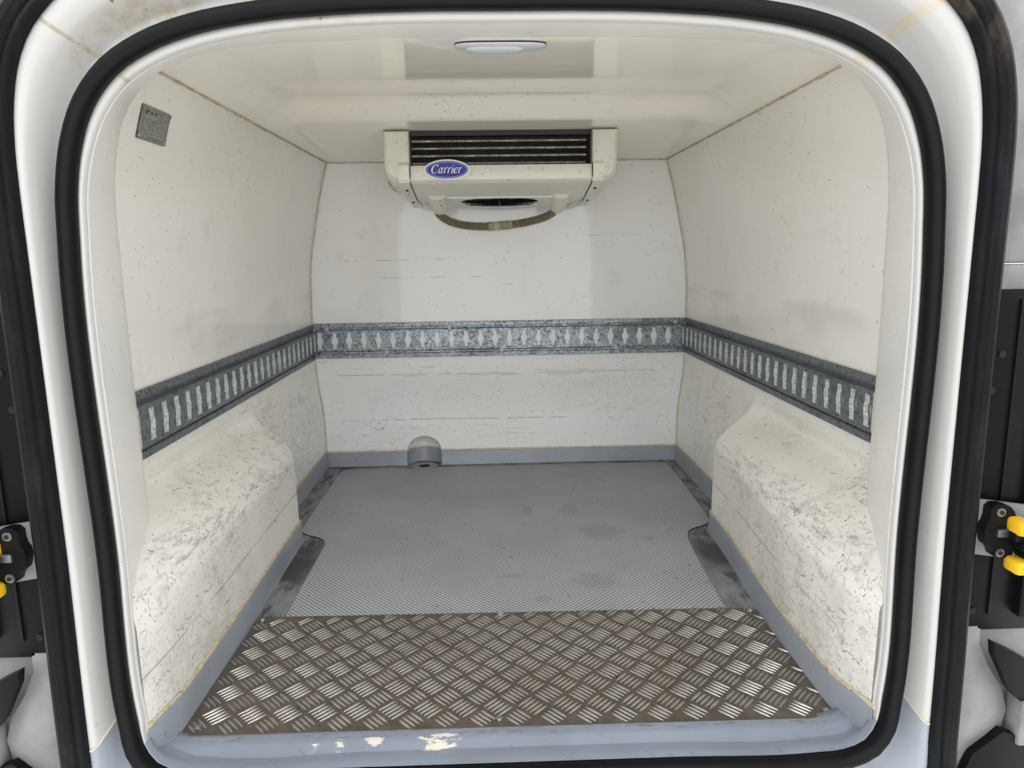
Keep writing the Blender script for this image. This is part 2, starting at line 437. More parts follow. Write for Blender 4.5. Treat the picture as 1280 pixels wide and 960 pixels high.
M['coil_dark'] = plain('coil_black', (0.012, 0.012, 0.012), 0.45)
M['fin'] = plain('fin_aluminium_dirty', (0.045, 0.045, 0.045), 0.4, metal=0.6)
M['tube'] = metal_mat('coil_tube_aluminium', (0.72, 0.70, 0.66), 0.3, (0.2, 0.18, 0.15), 0.4, 80)
M['badge_blue'] = plain('badge_blue', (0.012, 0.022, 0.30), 0.3, var=0.05)
M['badge_white'] = plain('badge_white', (0.80, 0.80, 0.80), 0.35, var=0.03)
M['hose'] = plain('olive_corrugated_hose', (0.215, 0.185, 0.115), 0.38, var=0.25, scale=60)
M['hose_joint'] = plain('beige_hose_joint', (0.50, 0.46, 0.34), 0.4, var=0.2)
M['lens'] = plain('lamp_lens', (0.60, 0.63, 0.66), 0.18, var=0.08)
def id_plate_mat():
    N = NT('stamped_grey_plate')
    n = N.noise(N.stretch(N.co, (1, 1, 2.2)), 130, 4, 0.7)
    c = N.mix(N.sm(n, 0.46, 0.62), (0.25, 0.255, 0.24), (0.36, 0.365, 0.34))
    return N.fin(c, 0.45, 0.3)
M['idplate'] = id_plate_mat()
M['ink'] = plain('dark_ink', (0.03, 0.03, 0.03), 0.5)
M['pale_print'] = plain('pale_print', (0.50, 0.51, 0.49), 0.5)
M['body_weathered'] = plain('weathered_white_body', (0.30, 0.305, 0.30), 0.5, var=0.35, scale=14)
M['door_white'] = plain('door_white', (0.5, 0.49, 0.48), 0.3, var=0.04)
M['bracket'] = plain('pale_bracket', (0.27, 0.275, 0.275), 0.4, var=0.2)

# ------------------------------------------------------------------ mesh helpers
ORG = {}
def tag(o, label=None, cat=None, group=None, kind=None):
    if label: o['label'] = label
    if cat: o['category'] = cat
    if group: o['group'] = group
    if kind: o['kind'] = kind
    return o

def obj(name, verts, faces, mats, parent=None, smooth=True, midx=None, auto=None, center=False):
    """one mesh object; verts are world coordinates"""
    v = [tuple(p) for p in verts]
    if parent is not None:
        org = ORG[parent.name]
    elif center:
        org = Vector([sum((min(p[i] for p in v), max(p[i] for p in v))) / 2 for i in range(3)])
    else:
        org = Vector((0, 0, 0))
    me = bpy.data.meshes.new(name)
    me.from_pydata([(p[0] - org[0], p[1] - org[1], p[2] - org[2]) for p in v], [], [tuple(f) for f in faces])
    me.validate()
    if not isinstance(mats, (list, tuple)): mats = [mats]
    for m in mats: me.materials.append(m)
    if midx is not None:
        me.polygons.foreach_set('material_index', midx)
    me.update()
    if smooth:
        me.polygons.foreach_set('use_smooth', [True] * len(me.polygons))
        if auto:
            try: me.set_sharp_from_angle(angle=math.radians(auto))
            except Exception: pass
    o = bpy.data.objects.new(name, me)
    COL.objects.link(o)
    if parent is not None:
        o.parent = parent
    else:
        o.location = org
    ORG[o.name] = org
    return o

def thing(name, label, cat, loc, group=None):
    o = bpy.data.objects.new(name, None)
    o.empty_display_size = 0.05
    COL.objects.link(o)
    o.location = loc
    ORG[o.name] = Vector(loc)
    return tag(o, label, cat, group)

class MB:
    def __init__(self): self.v, self.f, self.mi = [], [], []
    def add(self, v, f, mi=0):
        b = len(self.v)
        self.v += [tuple(p) for p in v]
        self.f += [tuple(i + b for i in q) for q in f]
        self.mi += [mi] * len(f)
    def box(self, x0, x1, y0, y1, z0, z1, mi=0, bev=0.0):
        bm = bmesh.new()
        bmesh.ops.create_cube(bm, size=1)
        for p in bm.verts:
            p.co = Vector((x0 if p.co.x < 0 else x1, y0 if p.co.y < 0 else y1, z0 if p.co.z < 0 else z1))
        if bev: bmesh.ops.bevel(bm, geom=bm.edges[:], offset=bev, segments=2, affect='EDGES', profile=0.5)
        self.bm(bm, mi)
    def bm(self, bm, mi=0, mat=None):
        if mat is not None: bm.transform(mat)
        bm.verts.index_update()
        self.add([p.co[:] for p in bm.verts], [[q.index for q in f.verts] for f in bm.faces], mi)
        bm.free()
    def cyl(self, c, axis, r, h, mi=0, n=20, r2=None, bev=0.0):
        """cylinder centred at c"""
        bm = bmesh.new()
        bmesh.ops.create_cone(bm, cap_ends=True, segments=n, radius1=r, radius2=r if r2 is None else r2, depth=h)
        if bev: bmesh.ops.bevel(bm, geom=[e for e in bm.edges if len(e.link_faces) == 2 and e.calc_face_angle() > 1.0], offset=bev, segments=2, affect='EDGES')
        q = Vector((0, 0, 1)).rotation_difference(Vector(axis).normalized()).to_matrix().to_4x4()
        self.bm(bm, mi, Matrix.Translation(Vector(c)) @ q)
    def poly(self, outer, holes, frame, depth, mi=0, mi_side=None, back=True):
        """flat plate with holes; outline in 2-D, frame(u, v, d) -> world, from d=0 (front) to d=depth (back)"""
        if mi_side is None: mi_side = mi
        loops = [outer] + list(holes)
        pts = [p for l in loops for p in l]
        tris = tessellate_polygon([[Vector((p[0], p[1], 0)) for p in l] for l in loops])
        fr = [frame(p[0], p[1], 0) for p in pts]
        bk = [frame(p[0], p[1], depth) for p in pts]
        n = len(pts)
        self.add(fr, [tuple(t) for t in tris], mi)
        if back: self.add(bk, [tuple(reversed(t)) for t in tris], mi)
        k = 0
        for l in loops:
            m = len(l)
            a = fr[k:k + m]; b = bk[k:k + m]
            self.add(a + b, [(i, (i + 1) % m, m + (i + 1) % m, m + i) for i in range(m)], mi_side)
            k += m
    def sweep(self, pts, rad, mi=0, n=10, closed=False, cap=True, flat=1.0):
        """tube through pts; rad a number or function of index"""
        P = [Vector(p) for p in pts]
        m = len(P)
        up = Vector((0, 0, 1))
        rings = []
        for i, p in enumerate(P):
            a = P[(i - 1) % m] if (closed or i > 0) else p
            b = P[(i + 1) % m] if (closed or i < m - 1) else p
            t = (b - a).normalized()
            s = t.cross(up)
            if s.length < 1e-4: s = t.cross(Vector((0, 1, 0)))
            s.normalize(); w = s.cross(t).normalized()
            r = rad(i) if callable(rad) else rad
            rings.append([p + s * (r * math.cos(2 * math.pi * k / n)) + w * (r * flat * math.sin(2 * math.pi * k / n)) for k in range(n)])
        v = [q for r in rings for q in r]
        f = []
        for i in range(m if closed else m - 1):
            j = (i + 1) % m
            for k in range(n):
                f.append((i * n + k, i * n + (k + 1) % n, j * n + (k + 1) % n, j * n + k))
        if cap and not closed:
            f.append(tuple(range(n))); f.append(tuple((m - 1) * n + k for k in reversed(range(n))))
        self.add(v, f, mi)
    def build(self, name, mats, parent=None, smooth=True, auto=35, center=False):
        o = obj(name, self.v, self.f, mats, parent, smooth, self.mi, auto, center)
        bm = bmesh.new(); bm.from_mesh(o.data)
        bmesh.ops.remove_doubles(bm, verts=bm.verts, dist=1e-6)
        bmesh.ops.recalc_face_normals(bm, faces=bm.faces)
        bm.to_mesh(o.data); bm.free()
        if smooth and auto:
            try: o.data.set_sharp_from_angle(angle=math.radians(auto))
            except Exception: pass
        return o

def smooth(a, b, x):
    t = np.clip((x - a) / (b - a), 0, 1)
    return t * t * (3 - 2 * t)
def smin(a, b, k):
    h = np.clip(0.5 + 0.5 * (b - a) / k, 0, 1)
    return b * (1 - h) + a * h - k * h * (1 - h)
def crv(xs, ys):
    """smooth interpolation (Catmull-Rom tangents)"""
    xs = np.array(xs, float); ys = np.array(ys, float)
    m = np.gradient(ys, xs)
    def f(x):
        x = np.clip(np.asarray(x, float), xs[0], xs[-1])
        i = np.clip(np.searchsorted(xs, x, side='right') - 1, 0, len(xs) - 2)
        h = xs[i + 1] - xs[i]; t = (x - xs[i]) / h
        return ((2 * t**3 - 3 * t**2 + 1) * ys[i] + (t**3 - 2 * t**2 + t) * h * m[i]
                + (-2 * t**3 + 3 * t**2) * ys[i + 1] + (t**3 - t**2) * h * m[i + 1])
    return f
def grid_faces(nu, nv, flip=False):
    f = []
    for i in range(nu - 1):
        for j in range(nv - 1):
            a = i * nv + j
            q = (a, a + nv, a + nv + 1, a + 1)
            f.append(q[::-1] if flip else q)
    return f

# ------------------------------------------------------------------ shape of the load space
B = crv([-0.03, 0, .05, .18, .24, .34, .46, .57, .64, .73, .82, .90, .96],
        [.545, .545, .546, .552, .559, .5625, .5625, .560, .553, .535, .515, .492, .472])
RING = crv([.78, .80, 1.0, 1.02, 1.05, 1.1, 3.0], [.455, .461, .530, .545, .60, .70, .8])
def half_width(s, Y, z):
    """distance of the side wall (s = -1 left, 1 right) from the middle line"""
    Y = np.asarray(Y, float); z = np.asarray(z, float)
    b = B(z) + 0.012 * (2.12 - Y) * smooth(.68, .88, z)
    b = b + .030 * np.exp(-((z - .283) / .024) ** 2) * (1 - smooth(1.42, 1.58, Y))
    inner = (.463 if s < 0 else .443) + (.008 if s < 0 else .028) * smooth(1.0, 1.5, Y) + (.004 if s < 0 else .012) * (1 - smooth(.80, .90, Y))
    u = .300 - z
    v = (1.595 - Y) * 1.9
    R = .115
    p = np.minimum(R - np.hypot(np.maximum(R - u, 0), np.maximum(R - v, 0)), 5) * 1.05
    steep = np.where(v < .06, p + 0 * v, p)
    p = steep + 2.2 * np.clip(.06 - np.abs(v - .06), 0, .06) * (u > .06) * 0
    cap = b - inner
    h = smin(p, cap, .035)
    h = -smin(-h, 0 * h, .035)
    w = b - h
    ring = RING(Y) + .022
    return smin(w, ring, .012)
BACKY = crv([-0.05, 0, .10, .18, .22, .28, .36, .6, .95], [2.137, 2.138, 2.147, 2.152, 2.150, 2.142, 2.137, 2.135, 2.125])
NX, NR = -0.243, 0.052
def back_y(x, z, off=0.0):
    x = np.asarray(x, float); z = np.asarray(z, float)
    y = BACKY(z) - off
    d2 = NR ** 2 - (x - NX) ** 2 - (np.maximum(z - .042, 0) * 1.15) ** 2
    return y + np.sqrt(np.maximum(d2, 0)) * 0.95
def ceil_z(x, Y):
    x = np.asarray(x, float); Y = np.asarray(Y, float)
    prof = np.interp(Y, [.9, 1.0, 1.3, 1.50], [.905, .9125, .9365, .953])
    k = smooth(1.50, 1.60, Y)
    prof = prof * (1 - k) + (.918 - .026 * (Y - 1.6)) * k
    e = 1 - smooth(.40, .495, np.abs(x))
    base = .905 + .012 * smooth(1.5, 1.6, Y) * smooth(2.2, 1.9, Y) * 0
    return .904 + (prof - .904) * e

# side walls
for s, nm in ((-1, 'wall_left'), (1, 'wall_right')):
    ys = np.concatenate([np.linspace(.815, 1.12, 80), np.linspace(1.125, 1.36, 40), np.linspace(1.365, 1.60, 70), np.linspace(1.61, 2.20, 60)])
    zs = np.concatenate([np.linspace(-.02, .40, 110), np.linspace(.405, .93, 70)])
    YY, ZZ = np.meshgrid(ys, zs, indexing='ij')
    W = half_width(s, YY, ZZ)
    v = np.stack([s * W, YY, ZZ], -1).reshape(-1, 3)
    o = obj(nm, v.tolist(), grid_faces(len(ys), len(zs), s > 0), M['wall_side'])
    tag(o, kind='structure')
# back wall
xs = np.concatenate([np.linspace(-.62, -.31, 30), np.linspace(-.305, -.18, 110), np.linspace(-.175, .62, 70)])
zs = np.concatenate([np.linspace(-.02, .12, 90), np.linspace(.123, .36, 40), np.linspace(.37, .95, 40)])
XX, ZZ = np.meshgrid(xs, zs, indexing='ij')
o = obj('wall_back', np.stack([XX, back_y(XX, ZZ), ZZ], -1).reshape(-1, 3).tolist(), grid_faces(len(xs), len(zs)), M['wall_back'])
tag(o, kind='structure')
# ceiling
xs = np.linspace(-.60, .60, 90)
ys = np.concatenate([np.linspace(.86, 1.48, 50), np.linspace(1.485, 1.63, 50), np.linspace(1.65, 2.20, 20)])
XX, YY = np.meshgrid(xs, ys, indexing='ij')
o = obj('ceiling', np.stack([XX, YY, ceil_z(XX, YY)], -1).reshape(-1, 3).tolist(), grid_faces(len(xs), len(ys), True), M['ceiling'])
tag(o, kind='structure')
# floor
fb = MB(); fb.box(-.62, .62, .84, 2.26, -.03, 0.0)
floor = tag(fb.build('floor', M['floor'], smooth=False), kind='structure')
# textured liner panel with its stepped outline
def smooth_poly(pts, k=3):
    for _ in range(k):
        q = []
        for i in range(len(pts)):
            a, b = np.array(pts[i]), np.array(pts[(i + 1) % len(pts)])
            q += [tuple(a * .75 + b * .25), tuple(a * .25 + b * .75)]
        pts = q
    return pts
out = [(-.405, 1.165), (-.405, 1.165), (-.407, 1.30), (-.408, 1.46), (-.408, 1.52), (-.425, 1.555), (-.482, 1.585), (-.488, 1.64), (-.490, 2.07), (-.480, 2.095), (-.30, 2.098),
       (-.29, 2.085), (-.255, 2.075), (-.20, 2.085), (-.19, 2.10), (.49, 2.100), (.507, 2.085), (.492, 1.64), (.485, 1.585), (.425, 1.555), (.410, 1.52), (.402, 1.46), (.392, 1.30), (.386, 1.165), (.386, 1.165)]
out = smooth_poly(out, 2)
pb = MB()
pb.poly(out[::-1], [], lambda u, v, d: (u, v, .0022 - d), .004)
tp = pb.build('textured_panel', M['tread'], floor, smooth=False)
ORG['textured_panel'] = Vector((0, 0, 0))
gb = MB()
gb.sweep([(p[0], p[1], 0.0004) for p in out if p[1] > 1.17], 0.0016, n=6)
gb.build('panel_groove', M['black_gap'], floor)

# skirting: follows the side walls and the back wall
KH = .046
ys = np.concatenate([np.linspace(.803, 1.0, 16), np.linspace(1.02, 1.40, 16), np.linspace(1.41, 1.60, 50), np.linspace(1.62, 2.150, 20)])
for s, nm in ((-1, 'baseboard_left'), (1, 'baseboard_right')):
    prof = [(0.012, -.012), (0.008, .004), (0.0055, .012), (0.005, KH - .004), (0.0035, KH), (-.004, KH + .001)]
    v = []
    for y in ys:
        kh = 0.012 * max(0, 1 - (y - .798) / .11)
        for (o_, z) in prof:
            w = float(half_width(s, y, min(max(z, 0), KH)))
            v.append((s * (w - o_), y, z + (kh if z > .02 else 0)))
    o = obj(nm, v, grid_faces(len(ys), len(prof), s < 0), M['grey'])
    tag(o, kind='structure')
    # sealant bead on its top edge
    mb = MB()
    rnd = random.Random(3 + s)
    pts = []
    for y in ys:
        kh = 0.012 * max(0, 1 - (y - .798) / .11)
        pts.append((s * (float(half_width(s, y, KH)) - .0022), y, KH + .001 + kh))
    mb.sweep(pts, lambda i: .0024 + .0006 * math.sin(i * 1.7), n=8)
    mb.build('sealant_bead', M['sealant'], o)
xs = np.concatenate([np.linspace(-.55, -.30, 12), np.linspace(-.298, -.188, 60), np.linspace(-.18, .55, 30)])
prof = [(0.012, -.012), (0.008, .004), (0.005, .012), (0.004, .040), (0.0025, .043), (-.004, .044)]
v = []
for x in xs:
    for (o_, z) in prof:
        v.append((x, float(back_y(x, min(max(z, 0), .04), o_)), z))
bb = tag(obj('baseboard_back', v, grid_faces(len(xs), len(prof)), M['grey']), kind='structure')
mb = MB(); mb.sweep([(x, float(back_y(x, .042, .0015)), .0445) for x in xs], .0030, n=8)
mb.build('sealant_bead', M['sealant_clean'], bb)

# sealant in the other inner corners
k = 0
for s in (-1, 1):
    mb = MB()
    pts = [(s * (float(half_width(s, y, .902)) - .002), y, .9035) for y in np.linspace(1.0, 2.12, 60)]
    mb.sweep(pts, lambda i: .0026 + .0009 * math.sin(i * 2.3) + .0006 * math.sin(i * .9), n=8)
    k += 1
    tag(mb.build('trim_%d' % k, M['sealant']), kind='structure')
    mb = MB()
    pts = [(s * (float(half_width(s, 2.135, z)) - .0015), float(BACKY(z)) - .0015, z) for z in np.linspace(.04, .905, 60)]
    mb.sweep(pts, .0026, n=8)
    k += 1
    tag(mb.build('trim_%d' % k, M['sealant_clean']), kind='structure')
mb = MB(); mb.sweep([(x, 2.126, .9035) for x in np.linspace(-.49, .49, 30)], .0022, n=8)
tag(mb.build('trim_5', M['sealant']), kind='structure')

# ------------------------------------------------------------------ door opening (loops from bottom middle up the right side to top middle)
def cr(pts, n):
    """resample an open polyline smoothly to n points"""
    P = np.array(pts, float)
    d = np.concatenate([[0], np.cumsum(np.hypot(*np.diff(P, axis=0).T))])
    fx, fz = crv(d, P[:, 0]), crv(d, P[:, 1])
    t = np.linspace(0, d[-1], n)
    return np.stack([fx(t), fz(t)], -1)
NB, NTP = 50, 70
def loop(low, up, cx):
    a = cr(low, NB); b = cr(up, NTP)
    half = np.concatenate([a, b[1:]])
    L = np.concatenate([half, (half * [-1, 1])[::-1][1:-1]])
    L[:, 0] += cx
    return L
def norms(L):
    t = np.roll(L, -1, 0) - np.roll(L, 1, 0)
    t /= np.linalg.norm(t, axis=1)[:, None]
    return np.stack([t[:, 1], -t[:, 0]], -1)
CXA = -.005
LC = loop([(0, .004), (.20, .004), (.38, .004), (.42, .008), (.444, .020), (.457, .042), (.462, .08), (.463, .30)],
          [(.463, .30), (.463, .65), (.458, .71), (.449, .75), (.432, .79), (.405, .822), (.367, .845), (.32, .861), (.26, .872), (.18, .879), (.08, .882), (0, .882)], CXA)
LA = loop([(0, -.10), (.20, -.10), (.38, -.10), (.45, -.097), (.495, -.075), (.513, -.03), (.513, .04), (.509, .30)],
          [(.509, .30), (.508, .65), (.508, .71), (.507, .75), (.502, .795), (.493, .83), (.478, .86), (.457, .884), (.42, .912), (.35, .935), (.20, .95), (0, .955)], CXA)
LD = loop([(0, -.03), (.20, -.03), (.38, -.03), (.46, -.03), (.505, -.02), (.525, .0), (.53, .05), (.53, .30)],
          [(.53, .30), (.53, .64), (.528, .72), (.521, .77), (.508, .815), (.485, .85), (.45, .878), (.40, .897), (.33, .908), (.2, .913), (.08, .914), (0, .914)], 0.0)
def ring(layers, closed_profile=False):
    """layers: list of (2-D loop, Y)"""
    n = len(layers[0][0])
    v = [(p[0], Y, p[1]) if not np.ndim(Y) else (p[0], Y[i], p[1]) for L, Y in layers for i, p in enumerate(L)]
    f = []
    m = len(layers)
    for a in range(m if closed_profile else m - 1):
        b = (a + 1) % m
        for i in range(n):
            j = (i + 1) % n
            f.append((a * n + i, a * n + j, b * n + j, b * n + i))
    return v, f
NCL = norms(LC)
def reveal_layers():
    lipw = np.array([(.0045 + .004 * float(smooth(.70, .82, p[1]))) * float(smooth(.02, .09, p[1])) for p in LC])[:, None]
    LI = LC - NCL * lipw
    L = [(LC + NCL * .004, .800), (LC, .796), (LC - NCL * lipw * .5, .7955), (LC - NCL * lipw * .85, .798), (LI, .804), (LI + NCL * lipw * .15, .811)]
    L0 = LI + NCL * lipw * .3
    for t in np.linspace(.10, 1, 15):
        L.append((L0 + (LD - L0) * t, .80 + .20 * t))
    L.append((LD + norms(LD) * .012, 1.012))
    L.append((LD + norms(LD) * .06, 1.03))
    return L
v, f = ring(reveal_layers())
zc = lambda q: sum(v[i][2] for i in q) / 4
mi = [1 if zc(q) < .052 else (2 if k_ < 4 * len(LC) else 0) for k_, q in enumerate(f)]
o = obj('trim_6', v, f, [M['reveal'], M['sill'], M['frame']], midx=mi)
tag(o, kind='structure')
# body frame around the seal
LB = LC + NCL * .016
frame_prof = [(-.02, .812), (.08, .814), (.22, .817), (.34, .814), (.46, .803), (.58, .790), (.70, .778), (.80, .7735), (.90, .7725), (1.0, .776), (1.05, .79)]
Ls = [(LB + (LA - LB) * t, y) for t, y in frame_prof]
v, f = ring(Ls)
mi = []
for q in f:
    zz = sum(v[i][2] for i in q) / 4
    yy = sum(v[i][1] for i in q) / 4
    mi.append(1 if zz < .056 + (yy - .775) * .55 else 0)
o = obj('trim_7', v, f, [M['frame'], M['grey']], midx=mi)
tag(o, kind='structure')
# yellowed bead where the grey coating ends on both sides of the frame
for s in (-1, 1):
    mb = MB()
    pts = []
    for t, y in frame_prof[:-2]:
        L = LB + (LA - LB) * t
        z0 = .058 + (y - .775) * .55
        c = [p for p in L if (p[0] - CXA) * s > 0 and p[1] < .3]
        p = min(c, key=lambda q: abs(q[1] - z0))
        pts.append((p[0], y - .0008, z0))
    mb.sweep(pts, .0014, n=6)
    tag(mb.build('trim_%d' % (8 if s < 0 else 9), M['sealant_clean']), kind='structure')

# inner door seal: hollow rubber bulb all round the opening
NCm = LC + NCL * .0088
Ls = []
for a in np.linspace(0, 2 * math.pi, 16, endpoint=False):
    r = .0092
    Ls.append((NCm + NCL * r * math.cos(a), .790 + .012 * math.sin(a) - (.002 if math.sin(a) < 0 else 0)))
v, f = ring(Ls, True)
seal = obj('door_seal', v, f, M['rubber'])
tag(seal, 'round black rubber bulb seal running round the inner edge of the cargo door opening', 'seal')

# outer weatherstrip
NA = norms(LA)
sp = [(-.002, .782), (-.001, .768), (.003, .762), (.007, .763), (.0095, .768), (.012, .766), (.016, .759), (.022, .758), (.027, .762), (.029, .772), (.029, .80), (-.002, .80)]
v, f = ring([(LA + NA * o_, y) for o_, y in sp], True)
strip = obj('weatherstrip', v, f, M['strip'])
tag(strip, 'wide dusty black weatherstrip round the outside of the white door frame', 'weatherstrip')
strip.data.set_sharp_from_angle(angle=math.radians(40))

# ------------------------------------------------------------------ sill
mb = MB()
prof = [(.872, -.01), (.872, .0035), (.862, .0042), (.850, .0046), (.843, .0035), (.836, .0000), (.822, -.004), (.808, -.006), (.796, -.007), (.796, -.03)]
xs = np.linspace(-.475, .445, 80)
v = [(x, y, z + (0.010 * smooth(.42, .47, abs(x + .0165)) if z > -.009 else 0)) for x in xs for y, z in prof]
o = obj('trim_10', v, grid_faces(len(xs), len(prof), False), M['sill'])
tag(o, kind='structure')

# ------------------------------------------------------------------ aluminium tread plate
tp = thing('tread_plate', 'aluminium five-bar tread plate screwed across the floor at the door sill', 'floor plate', (0, 1.02, 0))
PX0, PX1, PY0, PY1 = -.455, .440, .866, 1.180
mb = MB()
ol = [(-.455, .868), (.441, .862), (.433, 1.172), (-.450, 1.186)]
mb.poly(ol, [], lambda u, v, d: (u, v, .0045 - d), .005)
sheet = mb.build('sheet', M['plate'], tp, smooth=False)
def lens(mb, cx, cy, ang, L=.0147, W=.0023, Hh=.0013, z0=.0044):
    ca, sa = math.cos(ang), math.sin(ang)
    rows = []
    ts = (-1, -.85, -.5, 0, .5, .85, 1)
    for t in ts:
        w = W * (1 - t * t) ** .7 if abs(t) < 1 else 0.0
        h = Hh * (1 - abs(t) ** 6)
        bow = .0006 * (1 - t * t)
        if abs(t) == 1:
            rows.append([(t * L, bow, 0)])
        else:
            rows.append([(t * L, bow - w, 0), (t * L, bow - w * .50, h), (t * L, bow, h * 1.12), (t * L, bow + w * .50, h), (t * L, bow + w, 0)])
    v = []; idx = []
    for r in rows:
        idx.append(list(range(len(v), len(v) + len(r)))); v += r
    f = []; top = []
    for a, b in zip(idx, idx[1:]):
        for i in range(4):
            tp_ = 1 if i in (1, 2) and len(a) > 1 and len(b) > 1 else 0
            if len(a) == 1: f.append((a[0], b[i], b[i + 1]))
            elif len(b) == 1: f.append((a[i + 1], a[i], b[0]))
            else: f.append((a[i], b[i], b[i + 1], a[i + 1]))
            top.append(tp_)
    mb.mi += top
    k0 = len(mb.mi)
    mb.add([(cx + x * ca - y * sa, cy + x * sa + y * ca, z0 + z) for x, y, z in v], f)
    del mb.mi[k0:]
mb = MB()
px, py = .0246, .02665
for j in range(-1, 13):
    for i in range(-20, 40):
        if (i + j) % 2: continue
        cx = -.2235 + i * px; cy = .9612 + (j - 4) * py
        A = (j % 2 == 0)
        ang = math.radians(45 if A else -46)
        for b in range(5):
            o_ = (b - 2) * .00715
            x = cx - math.sin(ang) * o_; y = cy + math.cos(ang) * o_
            x0, x1 = -.4525, .437
            ex, ey = abs(math.cos(ang)) * .0145, abs(math.sin(ang)) * .0145
            sc = 1.0
            if x - ex < x0 or x + ex > x1 or y - ey < .867 or y + ey > 1.178:
                # bars cut by the plate's edge are shortened
                if x < x0 + .005 or x > x1 - .005 or y < .872 or y > 1.173: continue
                m = min((x - x0), (x1 - x), (y - .867), (1.178 - y))
                sc = max(.25, m / .0103) if m < .0103 else 1.0
            lens(mb, x, y, ang, L=.0147 * min(sc, 1.0))
bars = obj('raised_bars', mb.v, mb.f, [M['bars'], M['bar_tops']], tp, smooth=False, midx=mb.mi)
for (x, y) in ((-.437, .882), (-.025, .880), (.428, .876), (-.44, 1.172), (-.02, 1.170), (.424, 1.158), (-.22, 1.171)):
    mb = MB(); mb.cyl((x, y, .0062), (0, 0, 1), .0052, .0034, n=20, bev=.0011); mb.cyl((x, y, .0080), (0, 0, 1), .0018, .0010, n=6)
    mb.build('screw', M['screw'], tp)

# ------------------------------------------------------------------ drain in the niche
dr = thing('floor_drain', 'round grey floor drain with a dark hole in the niche below the back wall', 'drain', (-.241, 2.112, 0))
def annulus(mb, c, prof, n=40, sy=1.0, mi=0):
    v = [(c[0] + r * math.cos(2 * math.pi * k / n), c[1] + sy * r * math.sin(2 * math.pi * k / n), z) for r, z in prof for k in range(n)]
    f = []
    for a in range(len(prof) - 1):
        for k in range(n):
            f.append((a * n + k, a * n + (k + 1) % n, (a + 1) * n + (k + 1) % n, (a + 1) * n + k))
    mb.add(v, f, mi)
mb = MB(); annulus(mb, (-.241, 2.112), [(.040, .0022), (.036, .0034), (.031, .0036), (.028, .0030), (.0255, .0042), (.0225, .0044), (.0205, .0034), (.020, .0025)])
mb.build('drain_ring', M['grey'], dr)
mb = MB(); annulus(mb, (-.241, 2.112), [(.0205, .0033), (.019, .0031), (.0175, .0028)]); mb.build('metal_rim', M['screw'], dr)
mb = MB(); mb.cyl((-.241, 2.112, .0016), (0, 0, 1), .0195, .0018, n=32)
mb.build('drain_hole', M['black_gap'], dr, smooth=False)

# ------------------------------------------------------------------ load rails
def rail(name, label, P, length, first, mat, zc, ztilt=0.0, so=.0125, pitch=.0443):
    """P(u, d, z): u along the rail, d off the wall"""
    t = thing(name, label, 'cargo rail', P(length / 2, 0, zc), 'galvanised load rails')
    Hh = .0525
    # pressed section: flanges on the wall, web standing off
    prof = [(-Hh, .000), (-Hh, .0036), (-Hh + .001, .0044), (-.0405, .0046), (-.0385, .0010), (-.0345, .0008), (-.0318, so - .001), (-.0306, so)]
    for s in (-1, 1):
        v = []
        us = np.linspace(0, length, 40)
        for u in us:
            for z, d in prof: v.append(P(u, d, zc + s * -z * -1 + ztilt * u))
        if s == 1: v2 = v
        m = MB(); m.add(v, grid_faces(len(us), len(prof)))
        if s == -1: fl = m
        else: fl.add(m.v, m.f)
    # note: s = -1 mirrors the lower flange to the top
    fl.build('flange', mat, t, auto=20)
    W, Wb, Hs, hb = (.0085, .0122, .0250, .0120) if so > .01 else (.0053, .0098, .0245, .0115)
    holes = []
    u = first
    while u < length - .012:
        q = [(-W, -Hs), (W, -Hs), (W, -hb), (W + .0015, -.0095), (Wb - .0008, -.006), (Wb, 0), (Wb - .0008, .006), (W + .0015, .0095), (W, hb), (W, Hs), (-W, Hs), (-W, hb), (-W - .0015, .0095), (-Wb + .0008, .006), (-Wb, 0), (-Wb + .0008, -.006), (-W - .0015, -.0095), (-W, -hb)]
        holes.append([(u + a, b) for a, b in q])
        u += pitch
    m = MB()
    m.poly([(0, -.0306), (length, -.0306), (length, .0306), (0, .0306)], holes, lambda a, b, d: P(a, so - d, zc + b + ztilt * a), .0075 if so > .01 else .0025, 0, 1)
    m.build('slotted_web', [mat, M['galv_lip']], t, smooth=False)
    u = first + .0; i = 0
    rv = None
    while u < length - .01:
        for s, every in ((1, 1), (-1, 2)):
            if i % every: continue
            c = P(u - .004 * s, .0035, zc + s * .0460 + ztilt * u)
            n = Vector(P(u, .01, zc)) - Vector(P(u, 0, zc))
            m = MB(); m.cyl(c, n, .0026, .003, n=12, bev=.0008)
            m.build('rivet', M['rivet'], t)
        u += pitch; i += 1
    return t
rb = rail('load_rail', 'slotted galvanised load rail across the back wall of the cargo box',
     lambda u, d, z: (-.556 + u, 2.1348 - d, z), 1.118, .0147, M['galv'], .3905, so=.0055, pitch=.0437)
for x, z in ((-.520, .4255), (-.153, .4275), (.192, .429), (.528, .431), (-.345, .355), (.003, .356), (.349, .357)):
    mb = MB(); mb.cyl((x, 2.1300, z), (0, 1, 0), .0062, .004, n=18, bev=.0014)
    mb.build('white_plug', M['door_white'], rb)
rail('load_rail', 'slotted galvanised load rail along the left side wall above the wheel arch',
     lambda u, d, z: (-.5615 + d, 1.040 + u, z), 1.09, .0372, M['galv_side'], .3875)
rail('load_rail', 'slotted galvanised load rail along the right side wall above the wheel arch',
     lambda u, d, z: (.5615 - d, 1.036 + u, z), 1.094, .0146, M['galv_side'], .3905)

# ------------------------------------------------------------------ evaporator unit
ev = thing('refrigeration_unit', 'cream ceiling mounted refrigeration evaporator unit with fan and blue oval badge', 'cooling unit', (0.002, 1.88, .905))
EX = .003
